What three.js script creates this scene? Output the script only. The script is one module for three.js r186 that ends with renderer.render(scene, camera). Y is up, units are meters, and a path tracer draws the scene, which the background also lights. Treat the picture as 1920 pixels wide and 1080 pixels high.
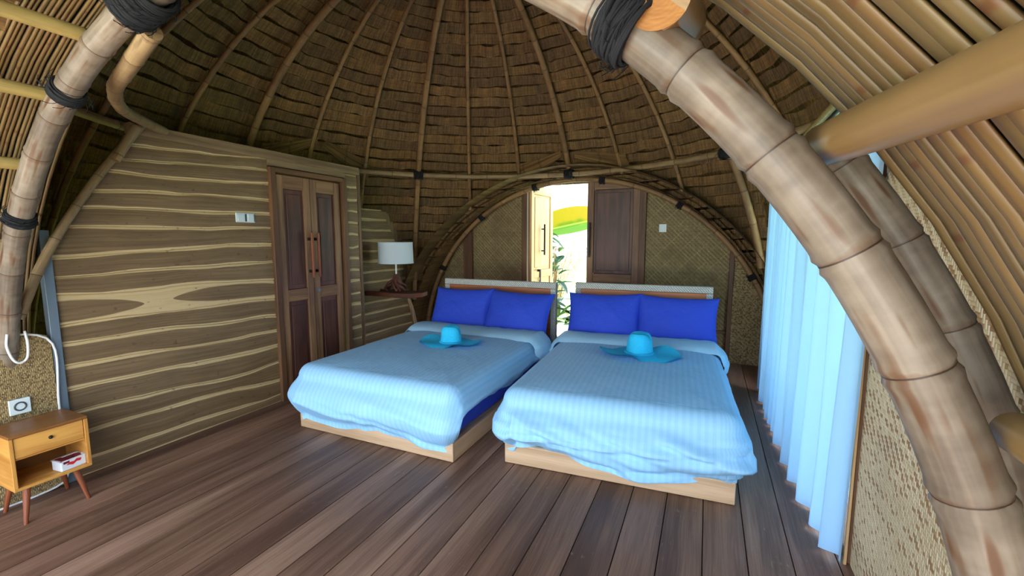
import * as THREE from 'three';
import { mergeGeometries } from 'three/addons/utils/BufferGeometryUtils.js';
import { RoundedBoxGeometry } from 'three/addons/geometries/RoundedBoxGeometry.js';

// ---------------------------------------------------------------- camera, sky, sun, exposure
const scene = new THREE.Scene();
const camera = new THREE.PerspectiveCamera(66.73, 1920 / 1080, 0.02, 200);
camera.position.set(0, 1.45, 0);
camera.rotation.order = 'YXZ';
camera.rotation.set(THREE.MathUtils.degToRad(-6.4), THREE.MathUtils.degToRad(24.04), 0);
scene.add(camera);
scene.background = new THREE.Color().setRGB(0.82, 0.95, 1.12);      // bright overcast
scene.backgroundIntensity = 1;
const sun = new THREE.DirectionalLight(new THREE.Color().setRGB(1, 0.96, 0.90), 8.5);
sun.position.set(-10, 11, 0.5);
sun.target.position.set(-1.5, 0, -1.5);
sun.castShadow = true;
sun.shadow.radius = 14;
sun.shadow.mapSize.set(2048, 2048);
Object.assign(sun.shadow.camera, { left: -9, right: 9, top: 9, bottom: -9, near: 0.5, far: 40 });
scene.add(sun, sun.target);
const renderer = new THREE.WebGLRenderer({ antialias: true });
renderer.toneMapping = THREE.LinearToneMapping;
renderer.toneMappingExposure = 5.5;
renderer.shadowMap.enabled = true;

// ---------------------------------------------------------------- helpers
const V = (x, y, z) => new THREE.Vector3(x, y, z);
const rad = THREE.MathUtils.degToRad;
function rng(seed) { let a = seed >>> 0; return () => { a = (a + 0x6D2B79F5) >>> 0; let t = a; t = Math.imul(t ^ (t >>> 15), t | 1); t ^= t + Math.imul(t ^ (t >>> 7), t | 61); return ((t ^ (t >>> 14)) >>> 0) / 4294967296; }; }
const hash = (x, y, s) => { let h = Math.imul(x | 0, 374761393) + Math.imul(y | 0, 668265263) + Math.imul(s | 0, 1274126177); h = Math.imul(h ^ (h >>> 13), 1274126177); return ((h ^ (h >>> 16)) >>> 0) / 4294967296; };
// value noise, periodic with px, py cells
function vn(x, y, px, py, s) {
  const xi = Math.floor(x), yi = Math.floor(y); let fx = x - xi, fy = y - yi; fx = fx * fx * (3 - 2 * fx); fy = fy * fy * (3 - 2 * fy);
  const m = (a, n) => ((a % n) + n) % n, x0 = m(xi, px), x1 = m(xi + 1, px), y0 = m(yi, py), y1 = m(yi + 1, py);
  const a = hash(x0, y0, s), b = hash(x1, y0, s), c = hash(x0, y1, s), d = hash(x1, y1, s);
  return a + (b - a) * fx + (c - a + (a - b - c + d) * fx) * fy;
}
// fractal noise over u, v in 0..1 with fu, fv cells
function fn(u, v, fu, fv, s, oct = 3) { let t = 0, w = 1, n = 0; for (let i = 0; i < oct; i++) { t += w * vn(u * fu, v * fv, fu, fv, s + i * 17); n += w; w *= 0.5; fu *= 2; fv *= 2; } return t / n; }
const n1 = (x, s) => vn(x, 0.5, 4096, 4096, s) - 0.5;
const mix = (a, b, t) => a.map((q, i) => q + (b[i] - q) * Math.max(0, Math.min(1, t)));
const sm = (a, b, x) => { const t = Math.max(0, Math.min(1, (x - a) / (b - a))); return t * t * (3 - 2 * t); };
function tex(w, h, f, srgb = true) {
  const d = new Uint8Array(w * h * 4);
  for (let j = 0; j < h; j++) for (let i = 0; i < w; i++) { const c = f((i + 0.5) / w, (j + 0.5) / h), k = (j * w + i) * 4; for (let q = 0; q < 3; q++) d[k + q] = Math.max(0, Math.min(255, typeof c === 'number' ? c * 255 : c[q])); d[k + 3] = 255; }
  const t = new THREE.DataTexture(d, w, h, THREE.RGBAFormat); t.wrapS = t.wrapT = THREE.RepeatWrapping; t.magFilter = THREE.LinearFilter; t.minFilter = THREE.LinearMipmapLinearFilter; t.generateMipmaps = true; t.anisotropy = 8;
  if (srgb) t.colorSpace = THREE.SRGBColorSpace; t.needsUpdate = true; return t;
}
const mat = (o) => new THREE.MeshStandardMaterial({ roughness: 0.7, side: THREE.DoubleSide, ...o });
const lin = (r, g, b) => new THREE.Color().setRGB(r, g, b);
const taken = {};
const numbered = (n) => { taken[n] = (taken[n] ?? -1) + 1; return taken[n] ? n + '_' + String(taken[n]).padStart(3, '0') : n; };
const shade = (o) => { o.castShadow = o.receiveShadow = true; return o; };
function mesh(name, geo, m, parent) { const o = shade(new THREE.Mesh(Array.isArray(geo) ? mergeGeometries(geo.map((g) => { const q = g.index ? g.toNonIndexed() : g; for (const k of Object.keys(q.attributes)) if (!['position', 'normal', 'uv'].includes(k)) q.deleteAttribute(k); return q; })) : geo, m)); o.name = parent && parent !== scene ? name : numbered(name); (parent ?? scene).add(o); return o; }
function thing(name, label, category, pos = [0, 0, 0], turn = 0, group, kind) { const o = new THREE.Group(); o.name = numbered(name); o.position.set(...pos); o.rotation.y = turn; scene.add(o); return tag(o, label, category, group, kind); }
function tag(o, label, category, group, kind) { Object.assign(o.userData, { label, category }); if (group) o.userData.group = group; if (kind) o.userData.kind = kind; return o; }
function copyOf(o, name, label, pos, turn = 0, group) { const c = o.clone(); c.userData = { ...o.userData, label }; if (group) c.userData.group = group; c.name = numbered(name); c.position.set(...pos); c.rotation.y = turn; scene.add(c); return c; }
// metric uv: u along the longest side, v along the next one of each face
function metric(g, ox = 0, oy = 0) {
  g.computeBoundingBox(); const s = g.boundingBox.getSize(V()).toArray(), order = [0, 1, 2].sort((a, b) => s[b] - s[a]), p = g.attributes.position, n = g.attributes.normal, uv = [];
  for (let i = 0; i < p.count; i++) { const q = [p.getX(i), p.getY(i), p.getZ(i)], m = [n.getX(i), n.getY(i), n.getZ(i)].map(Math.abs), f = m.indexOf(Math.max(...m)), ax = order.filter((a) => a !== f); uv.push(q[ax[0]] + ox, q[ax[1]] + oy); }
  g.setAttribute('uv', new THREE.Float32BufferAttribute(uv, 2)); return g;
}
let bc = 0;
const box = (w, h, d, x, y, z) => { bc++; return metric(new THREE.BoxGeometry(w, h, d).translate(x, y, z), bc * 0.37, bc * 0.213); };
const rbox = (w, h, d, x, y, z, r = 0.006) => { bc++; return metric(new RoundedBoxGeometry(w, h, d, 1, r).translate(x, y, z), bc * 0.37, bc * 0.213); };
function geoOf(pos, uv, index) { const g = new THREE.BufferGeometry(); g.setAttribute('position', new THREE.Float32BufferAttribute(pos, 3)); g.setAttribute('uv', new THREE.Float32BufferAttribute(uv, 2)); if (index) g.setIndex(index); g.computeVertexNormals(); return g; }
// parametric sheet f(u, v) -> [x, y, z, tu, tv]
function sheet(f, nu, nv) {
  const p = [], t = [], ix = [];
  for (let j = 0; j <= nv; j++) for (let i = 0; i <= nu; i++) { const q = f(i / nu, j / nv); p.push(q[0], q[1], q[2]); t.push(q[3] ?? i / nu, q[4] ?? j / nv); }
  for (let j = 0; j < nv; j++) for (let i = 0; i < nu; i++) { const a = j * (nu + 1) + i, b = a + 1, c = a + nu + 1, d = c + 1; ix.push(a, b, d, a, d, c); }
  return geoOf(p, t, ix);
}
// a bamboo culm along a curve: swollen nodes with a groove, closed ends; v counts internodes
function culm(curve, r, { node = 0.3, sides = 12, taper = 1, seed = 1, step = 0.1, ends = true } = {}) {
  const L = curve.getLength(), ph = hash(seed, 3, 9), S = new Set([0, L]);
  for (let s = step; s < L - 0.01; s += step) S.add(s);
  const nodes = []; for (let k = Math.ceil(-ph); (k - ph) * node < L; k++) { const s = (k - ph) * node; if (s > 0.01 && s < L - 0.01) nodes.push(s); }
  for (const s of nodes) for (const d of [-0.6, -0.25, -0.08, 0.08, 0.25, 0.6]) { const q = s + d * r; if (q > 0 && q < L) S.add(q); }
  const ss = [...S].sort((a, b) => a - b), p = [], t = [], nn = [], ix = [];
  let N = null;
  ss.forEach((s, i) => {
    const c = curve.getPointAt(Math.min(1, s / L)), T = curve.getTangentAt(Math.min(1, s / L));
    if (!N) N = Math.abs(T.y) < 0.9 ? V(0, 1, 0) : V(1, 0, 0);
    N = N.clone().addScaledVector(T, -N.dot(T)).normalize(); const B = T.clone().cross(N);
    let d = 9; for (const q of nodes) d = Math.min(d, Math.abs(s - q) / r);
    const k = r * (1 + (taper - 1) * s / L) * (1 + 0.07 * Math.exp(-((d - 0.25) ** 2) / 0.02) - 0.05 * Math.exp(-(d ** 2) / 0.012));
    for (let j = 0; j <= sides; j++) { const a = j / sides * Math.PI * 2, w = N.clone().multiplyScalar(Math.cos(a)).addScaledVector(B, Math.sin(a)); p.push(c.x + w.x * k, c.y + w.y * k, c.z + w.z * k); nn.push(w.x, w.y, w.z); t.push(j / sides + hash(seed, 5, 1), (s / node + ph) / 4); }
    if (i) for (let j = 0; j < sides; j++) { const a = (i - 1) * (sides + 1) + j, b = a + sides + 1; ix.push(a, a + 1, b, a + 1, b + 1, b); }
  });
  if (ends) for (const e of [0, ss.length - 1]) {
    const s = ss[e], c = curve.getPointAt(Math.min(1, s / L)), T = curve.getTangentAt(Math.min(1, s / L)).multiplyScalar(e ? 1 : -1), o = p.length / 3;
    p.push(c.x, c.y, c.z); nn.push(T.x, T.y, T.z); t.push(0.5, 0.5);
    for (let j = 0; j <= sides; j++) { const k = (e * (sides + 1) + j) * 3; p.push(p[k], p[k + 1], p[k + 2]); nn.push(T.x, T.y, T.z); t.push(0.5 + 0.1 * Math.cos(j), 0.5 + 0.1 * Math.sin(j)); }
    for (let j = 0; j < sides; j++) e ? ix.push(o, o + 1 + j, o + 2 + j) : ix.push(o, o + 2 + j, o + 1 + j);
  }
  const g = new THREE.BufferGeometry(); g.setAttribute('position', new THREE.Float32BufferAttribute(p, 3)); g.setAttribute('normal', new THREE.Float32BufferAttribute(nn, 3)); g.setAttribute('uv', new THREE.Float32BufferAttribute(t, 2)); g.setIndex(ix); return g;
}
const poly = (...pts) => new THREE.CatmullRomCurve3(pts.map((q) => V(...q)), false, 'centripetal');
const seg = (a, b) => new THREE.LineCurve3(V(...a), V(...b));
// palm-fibre lashing: a bundle of rough strands wound round an axis
function lash(c, axis, R, width, seed, strands = 16, thick = 0.009) {
  const r = rng(seed), out = [], q = new THREE.Quaternion().setFromUnitVectors(V(0, 0, 1), V(...axis).normalize()), n = Math.round(strands * 2.2);
  const place = (g) => { g.applyQuaternion(q); g.translate(...c); out.push(g); };
  for (let i = 0; i < n; i++) { const g = new THREE.TorusGeometry(R + (r() - 0.25) * 0.014, thick * (0.3 + 0.5 * r()), 4, 20); g.rotateX((r() - 0.5) * 0.34); g.rotateY((r() - 0.5) * 0.34); g.translate(0, 0, (i / (n - 1) - 0.5) * width); place(g); }
  for (let i = 0; i < n; i++) { const a = r() * 6.28, z = (r() - 0.5) * width, k = R + 0.008, e = 0.012 + 0.022 * r(), d = (r() - 0.5) * 0.05; place(new THREE.TubeGeometry(poly([k * Math.cos(a), k * Math.sin(a), z], [(k + e * 0.7) * Math.cos(a + 0.2), (k + e * 0.7) * Math.sin(a + 0.2), z + d * 0.5], [(k + e) * Math.cos(a + 0.5), (k + e) * Math.sin(a + 0.5), z + d]), 5, 0.0014, 4)); }
  return out;
}

// ---------------------------------------------------------------- materials
function woodTex(seed, light, dark, fu = 3, fv = 26, w = 512, h = 512, specks = 0) {
  return tex(w, h, (u, v) => { const warp = (fn(u, v, 2, 3, seed + 5) - 0.5) * 0.12, g = fn(u, v + warp + 1, fu, fv, seed, 4), f = fn(u, v + warp + 1, fu * 6, 160, seed + 3, 2), b = fn(u, v, 3, 4, seed + 8); let c = mix(dark, light, sm(0.2, 0.8, g * 0.55 + f * 0.25 + b * 0.35 - 0.05)); if (specks) { const s = fn(u, v, 50, 50, seed + 31, 2); if (s > specks) c = mix(c, [150, 130, 110], (s - specks) * 5); } return c; });
}
const rep = (t, u, v = u) => { const c = t.clone(); c.repeat.set(u, v); c.needsUpdate = true; return c; };
const floorTexA = rep(woodTex(11, [158, 126, 106], [98, 70, 54], 2, 14, 512, 512, 0.8), 0.5, 1.6), floorTexB = rep(woodTex(29, [142, 110, 90], [86, 60, 46], 2, 12, 512, 512, 0.82), 0.5, 1.6);
const floorBump = rep(tex(256, 256, (u, v) => fn(u, v, 3, 60, 7, 3), false), 0.5, 1.6);
const mFloor = [[1, 1, 1], [0.86, 0.84, 0.84], [1, 0.94, 0.9], [0.92, 0.9, 0.92], [0.8, 0.76, 0.74]].map((c, i) => mat({ map: i % 2 ? floorTexB : floorTexA, color: lin(...c), roughness: 0.5, bumpMap: floorBump, bumpScale: 0.0015 }));
const doorTex = rep(woodTex(41, [150, 112, 76], [92, 62, 42], 2, 10), 0.7, 2.2), panelTex = rep(woodTex(47, [104, 64, 50], [58, 33, 26], 2, 12), 0.8, 2);
const mStile = mat({ map: doorTex, roughness: 0.55 }), mPanel = mat({ map: panelTex, roughness: 0.5 }), mJamb = mat({ map: doorTex, color: lin(0.62, 0.56, 0.5), roughness: 0.6 });
const mPaleWood = mat({ map: rep(woodTex(53, [226, 186, 134], [186, 142, 96], 2, 9), 0.7, 2.2), roughness: 0.5 });
const mTrim = mat({ map: rep(woodTex(59, [148, 124, 92], [100, 78, 56], 3, 10), 0.6, 3), roughness: 0.7 });
const mBedWood = mat({ map: rep(woodTex(61, [222, 188, 150], [186, 150, 114], 2, 8), 0.7, 2.5), roughness: 0.55 });
const mHeadWood = mat({ map: rep(woodTex(67, [196, 122, 70], [148, 82, 44], 2, 10), 0.8, 2.5), roughness: 0.5 });
const mTeak = mat({ map: rep(woodTex(71, [224, 166, 84], [176, 116, 48], 2, 9), 1.1, 3), roughness: 0.45 });
const mTeakTop = mat({ map: rep(woodTex(72, [150, 100, 50], [106, 66, 30], 2, 9), 1.1, 3), roughness: 0.4 });
const mLegWood = mat({ map: rep(woodTex(73, [168, 94, 54], [116, 58, 32], 2, 9), 1.1, 3), roughness: 0.45 });
const mIron = mat({ color: lin(0.018, 0.018, 0.02), roughness: 0.45, metalness: 0.6 });
const mFibre = mat({ color: lin(0.006, 0.007, 0.010), roughness: 0.9 });
const mPlastic = mat({ color: lin(0.62, 0.72, 0.74), roughness: 0.35 });
const mPlasticDark = mat({ color: lin(0.05, 0.06, 0.07), roughness: 0.4 });
const mCable = mat({ color: lin(0.75, 0.76, 0.75), roughness: 0.4 });
const mSteel = mat({ color: lin(0.16, 0.21, 0.26), roughness: 0.45, metalness: 0.3 });

// left wall boards: brown heartwood between pale sapwood edges
function boardTex(seed, special) {
  return tex(1024, 128, (u, v) => {
    const warp = (fn(u, v, 4, 2, seed) - 0.5) * 0.16, eb = 0.01 + 0.17 * fn(u, 0.3, 4, 2, seed + 2, 2), et = 0.01 + 0.19 * fn(u, 0.7, 3, 2, seed + 4, 2);
    const grain = fn(u, v + warp + 1, 3, 18, seed + 6, 4), fine = fn(u, v + 1, 30, 64, seed + 7, 2), blot = fn(u, v, 6, 2, seed + 9);
    let heart = sm(eb - 0.012, eb + 0.012, v + warp * 0.08) * (1 - sm(1 - et - 0.012, 1 - et + 0.012, v - warp * 0.08));
    if (special) { const lens = (c, half, mid, th) => { const x = (u - c) / half; return Math.abs(x) < 1 ? 1 - sm(0.9, 1.1, Math.abs(v - mid) / (th * Math.pow(1 - x * x, 0.7) + 0.001)) : 0; }; heart = Math.max(lens(0.07, 0.24, 0.45, 0.36), lens(0.80, 0.37, 0.52, 0.36)); }
    const pale = mix([182, 156, 110], [212, 188, 144], grain * 0.7 + fine * 0.4), dark = mix([88, 68, 44], [146, 120, 84], grain * 0.75 + fine * 0.25 + blot * 0.3 - 0.15);
    let c = mix(pale, dark, heart); const knot = fn(u, v, 40, 6, seed + 12, 2); if (knot > 0.8) c = mix(c, [70, 50, 34], (knot - 0.8) * 3);
    return c;
  });
}
const mBoards = [101, 133, 167, 199].map((s) => mat({ map: boardTex(s), roughness: 0.62 })), mBoardSpecial = mat({ map: boardTex(223, true), roughness: 0.62 });

// bamboo: u round the culm, v counts internodes
function bambooTex(seed, light, dark, stain, amount) {       // one texture = four internodes
  return tex(256, 1024, (u, v) => {
    const m = (v * 4) % 1, k = Math.floor(v * 4), st = fn(u, v, 46, 3, seed, 2), bl = fn(u, v, 3, 7, seed + 3, 3), fl = fn(u, v, 9, 40, seed + 6, 3), lo = fn(u, v, 24, 6, seed + 13, 2), d = Math.min(m, 1 - m) + (fn(u, 0.5, 12, 2, seed + 9 + k) - 0.5) * 0.006;
    let c = mix(dark, light, st * 0.3 + (fl - 0.5) * 0.35 + bl * 0.65 + (hash(k, 2, seed) - 0.5) * 0.35 + 0.05); c = mix(c, stain, sm(0.58, 0.8, bl * 0.55 + lo * 0.45) * amount);
    c = mix(c, stain, (1 - sm(0.0, 0.03 + 0.10 * sm(0.4, 0.8, fl), m)) * 0.55 * amount);
    return mix(c, [40, 28, 20], (1 - sm(0.003, 0.009, d)) * 0.85);
  });
}
const bumpFine = tex(256, 256, (u, v) => fn(u, v, 40, 3, 77, 2), false);
const mArch = mat({ map: bambooTex(301, [152, 140, 124], [78, 66, 55], [86, 54, 32], 0.85), roughness: 0.48 });
const mYellow = mat({ map: bambooTex(311, [190, 170, 108], [138, 116, 68], [98, 72, 38], 0.5), roughness: 0.4 });
const mGold = mat({ map: bambooTex(317, [154, 124, 80], [122, 95, 57], [104, 74, 44], 0.35), roughness: 0.38 });
const mRafter = mat({ map: bambooTex(331, [150, 116, 74], [98, 70, 42], [66, 42, 24], 0.5), roughness: 0.55 });
const mGrey = mat({ map: bambooTex(337, [168, 142, 102], [112, 90, 62], [84, 60, 38], 0.6), roughness: 0.55 });
const mCut = mat({ map: tex(256, 256, (u, v) => { const r = Math.hypot(u - 0.5, v - 0.5); return mix([142, 92, 42], [176, 126, 66], fn(u, v, 6, 40, 5, 3) * 0.8 + 0.3 * Math.sin(r * 90) * 0.3); }), roughness: 0.7 });
const slatTex = tex(128, 1024, (u, v) => { const st = fn(u, v, 10, 3, 401, 2), bl = fn(u, v, 2, 12, 405, 3); let c = mix([76, 60, 37], [146, 124, 82], st * 0.55 + bl * 0.55); const m = v * 4 % 1, d = Math.min(m, 1 - m); c = mix(c, [104, 66, 38], (1 - sm(0.004, 0.02, d)) * 0.8); return mix(c, [104, 78, 50], sm(0.55, 0.75, bl) * 0.4); });
const mSlat = [[1, 0.98, 0.95], [0.72, 0.68, 0.62], [0.90, 0.80, 0.68], [1.0, 0.96, 0.84]].map((c) => mat({ map: slatTex, color: lin(...c), roughness: 0.45 }));
const mMembrane = mat({ color: lin(0.035, 0.055, 0.085), roughness: 0.55 });

// thatch: strands run along v, the folded stitched edge is at v = 1
function thatchTex(seed) {
  return tex(512, 128, (u, v) => { const slant = u + (v - 0.5) * 0.012, s = fn(slant, v, 90, 1, seed, 2), f = fn(slant, v, 200, 4, seed + 2, 1), b = fn(u, v, 6, 2, seed + 5, 2); let c = mix([78, 58, 34], [206, 172, 116], s * 0.55 + f * 0.35 + b * 0.3 - 0.1); const lf = (slant * 64) % 1; c = mix(c, [52, 38, 24], (1 - sm(0.03, 0.14, Math.min(lf, 1 - lf))) * 0.22); for (const q of [0.42, 0.72]) { const w = q + (fn(u, 0.5, 12, 2, seed + 9) - 0.5) * 0.06; if (Math.abs(v - w) < 0.018) c = mix(c, [60, 44, 26], 0.3); } return v > 0.93 ? mix(c, [196, 158, 104], 0.5) : c; });
}
const thatchBump = tex(512, 128, (u, v) => fn(u + (v - 0.5) * 0.012, v, 90, 2, 503, 2), false);
const thT = [501, 523, 541].map(thatchTex);
const mThatch = [[1, 0.96, 0.9], [0.8, 0.76, 0.68], [0.92, 0.84, 0.72], [0.74, 0.72, 0.6], [1, 0.9, 0.74], [0.66, 0.6, 0.52]].map((c, i) => mat({ map: thT[i % 3], color: lin(c[0] * 0.56, c[1] * 0.50, c[2] * 0.40), roughness: 0.85, bumpMap: thatchBump, bumpScale: 0.004 }));

// woven bamboo mats; 1 uv unit = 1.6 m, 128 strips
function weave(seed, A, B, accent, rows, edge = 0.45, patch = 0.4) {
  const f = (u, v) => {
    const x = u * 128, y = v * 128, i = Math.floor(x), j = Math.floor(y), over = ((i + j) & 3) < 2, fx = x - i, fy = y - j, hv = hash(over ? i : 0, over ? 0 : j, seed) * 0.6 + hash(i, j, seed + 1) * 0.4;
    let c = mix(over ? A[0] : B[0], over ? A[1] : B[1], hv); const row = rows(i, j, over); if (row) c = mix(c, accent, row * (0.6 + 0.4 * hash(i, j, seed + 3)));
    const e = over ? Math.min(fx, 1 - fx) : Math.min(fy, 1 - fy); c = mix(c, [58, 44, 30], (1 - sm(0.02, 0.14, e)) * edge); return mix(c, mix(c, [96, 78, 50], patch), sm(0.5, 0.75, fn(u, v, 5, 5, seed + 9, 3)));
  };
  const h = (u, v) => { const x = u * 128, y = v * 128, i = Math.floor(x), j = Math.floor(y), over = ((i + j) & 3) < 2, e = over ? Math.min(x - i, 1 - x + i) : Math.min(y - j, 1 - y + j); return sm(0, 0.4, e) * (over ? 1 : 0.7); };
  return { map: tex(1024, 1024, f), bumpMap: tex(1024, 1024, h, false), bumpScale: 0.002 };
}
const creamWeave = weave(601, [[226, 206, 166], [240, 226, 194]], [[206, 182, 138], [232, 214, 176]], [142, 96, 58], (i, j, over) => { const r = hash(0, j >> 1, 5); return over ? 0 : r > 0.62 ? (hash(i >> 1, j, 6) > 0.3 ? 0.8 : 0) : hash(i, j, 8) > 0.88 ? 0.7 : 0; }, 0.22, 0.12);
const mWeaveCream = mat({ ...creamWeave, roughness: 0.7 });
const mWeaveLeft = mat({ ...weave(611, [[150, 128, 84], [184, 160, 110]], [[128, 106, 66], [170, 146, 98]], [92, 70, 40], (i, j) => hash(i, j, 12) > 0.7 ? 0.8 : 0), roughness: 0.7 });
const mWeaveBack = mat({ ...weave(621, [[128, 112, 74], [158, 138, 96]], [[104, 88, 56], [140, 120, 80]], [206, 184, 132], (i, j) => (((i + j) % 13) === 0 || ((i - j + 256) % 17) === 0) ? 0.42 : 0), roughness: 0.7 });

// fabrics
const stripeTex = tex(512, 512, (u, v) => { const s = (u * 16) % 1, w = (Math.floor(u * 512) + Math.floor(v * 512)) & 1; const k = s < 0.5 ? 0 : 1, n = fn(u, v, 6, 6, 3, 3); return [150 + k * 9 + w * 3 + n * 6, 206 + k * 6 + w * 3 + n * 5, 249 + k * 3 + n * 3]; });
const clothBump = tex(512, 512, (u, v) => fn(u, v, 7, 5, 13, 4), false);
const mDuvet = new THREE.MeshPhysicalMaterial({ map: stripeTex, roughness: 0.72, sheen: 0.3, sheenRoughness: 0.5, sheenColor: lin(0.5, 0.7, 0.9), side: THREE.DoubleSide, bumpMap: rep(clothBump, 0.8, 0.8), bumpScale: 0.008 });
const mFold = mat({ color: lin(0.45, 0.76, 0.98), roughness: 0.7, bumpMap: rep(clothBump, 1.4, 1.4), bumpScale: 0.008 });
const mBlue = new THREE.MeshPhysicalMaterial({ color: lin(0.026, 0.075, 0.62), roughness: 0.75, sheen: 0.25, sheenColor: lin(0.1, 0.15, 0.8), side: THREE.DoubleSide, bumpMap: rep(clothBump, 1.2, 1.2), bumpScale: 0.01 });
const mTurq = mat({ color: lin(0.02, 0.56, 0.9), roughness: 0.85, bumpMap: tex(256, 256, (u, v) => fn(u, v, 60, 60, 19, 2), false), bumpScale: 0.003 });
const mCurtain = new THREE.MeshPhysicalMaterial({ color: lin(0.35, 0.60, 0.86), roughness: 0.95, transmission: 0.3, thickness: 0, side: THREE.DoubleSide });
const mGlass = new THREE.MeshPhysicalMaterial({ color: 0xffffff, roughness: 0.02, transmission: 1, thickness: 0, ior: 1.45 });
const mShade = new THREE.MeshPhysicalMaterial({ color: lin(0.72, 0.82, 0.86), roughness: 0.95, transmission: 0.25, thickness: 0, side: THREE.DoubleSide });
const mStem = mat({ color: lin(0.7, 0.68, 0.62), roughness: 0.4 });
const mRoot = mat({ map: rep(woodTex(81, [112, 60, 40], [52, 26, 18], 3, 8), 1.5, 3), roughness: 0.6 });
const mBorder = mat({ map: tex(256, 256, (u, v) => { const i = Math.floor(u * 48), j = Math.floor(v * 48); return (i + j) % 3 ? mix([214, 216, 208], [186, 186, 176], hash(i, j, 3)) : [128, 126, 116]; }), roughness: 0.7 });
mBorder.map.repeat.set(2.5, 2.5);

// ================================================================ STRUCTURE
const CX = -1.65, CZ = -2.9, DA = 3.2, DB = 3.75;                    // dome: centre, half width, height
const FX = -1.47, FY = 0.33, FR = 2.03, VR = 2.2, FZ = -1.11;         // entrance vault: axis, arch radius, slat radius, inner end
const BX = -1.55, BY = -0.13, BR = 2.36, BZ = -5.65;                     // rear vault and rear wall
const GX = 0.46, GY = 2.2;                                            // glazed side: dome is open beyond x below y

// ---- floor
{
  const f = thing('floor', 'dark brown plank floor running from the entrance under the beds', 'floor', [0, 0, 0], 0, null, 'structure');
  mesh('subfloor', box(5.6, 0.1, 8.2, -1.4, -0.098, -2.2), mTrim, f);
  const r = rng(5);
  for (let k = -20; k <= 5; k++) { const w = 0.1815, x = 0.04 + 0.187 * k + 0.0935; mesh('plank', box(w, 0.046 + r() * 0.0016, 7.7, x, -0.0235 - 0.0008, -2.0), mFloor[Math.floor(r() * 5)], f); }
}
// ---- ground outside
tag(mesh('ground', sheet((u, v) => [-40 + 80 * u, -0.42, -40 + 80 * v, u * 40, v * 40], 4, 4), mat({ map: tex(256, 256, (u, v) => mix([92, 128, 60], [160, 178, 110], fn(u, v, 12, 12, 91, 3)), true), roughness: 0.95 })), 'green garden lawn outside the open rear doors', 'lawn', null, 'structure');
tag(mesh('terrace', box(12, 0.3, 9, -1.5, -0.15 - 0.05, 6.45), mat({ color: lin(0.60, 0.58, 0.54), roughness: 0.8 })), 'pale stone terrace before the entrance vault', 'terrace', null, 'structure');
tag(mesh('landing', box(2.4, 0.3, 0.9, -1.6, -0.19, -6.75), mat({ color: lin(0.6, 0.6, 0.56), roughness: 0.8 })), 'white stone landing outside the rear doorway', 'landing', null, 'structure');

// ---- dome
const dome = (phi, t, off = 0) => { const nr = Math.cos(t) / DA, ny = Math.sin(t) / DB, n = Math.hypot(nr, ny), r = DA * Math.cos(t) + off * nr / n, y = DB * Math.sin(t) + off * ny / n; return [CX + r * Math.sin(phi), y, CZ - r * Math.cos(phi)]; };
const keep = ([x, y, z]) => Math.min(FZ - z, z < -3.6 ? Math.hypot(x - BX, y - BY) - BR : 9, z > -4.85 ? Math.max(GX - x, y - GY) : 9);
function clipTris(tris) {                     // tris: arrays of three [x, y, z, u, v]
  const out = [];
  for (const T of tris) {
    const d = T.map(keep); if (d.every((q) => q >= 0)) { out.push(T); continue; } if (d.every((q) => q < 0)) continue;
    const pg = []; for (let i = 0; i < 3; i++) { const j = (i + 1) % 3; if (d[i] >= 0) pg.push(T[i]); if ((d[i] >= 0) !== (d[j] >= 0)) { const k = d[i] / (d[i] - d[j]); pg.push(T[i].map((q, n) => q + (T[j][n] - q) * k)); } }
    for (let i = 1; i + 1 < pg.length; i++) out.push([pg[0], pg[i], pg[i + 1]]);
  }
  return out;
}
const trisGeo = (tr) => geoOf(tr.flat().flatMap((q) => q.slice(0, 3)), tr.flat().flatMap((q) => q.slice(3, 5)));
const ceiling = thing('ceiling', 'dark thatched dome ceiling with radiating bamboo rafters', 'ceiling', [0, 0, 0], 0, null, 'structure');
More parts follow.
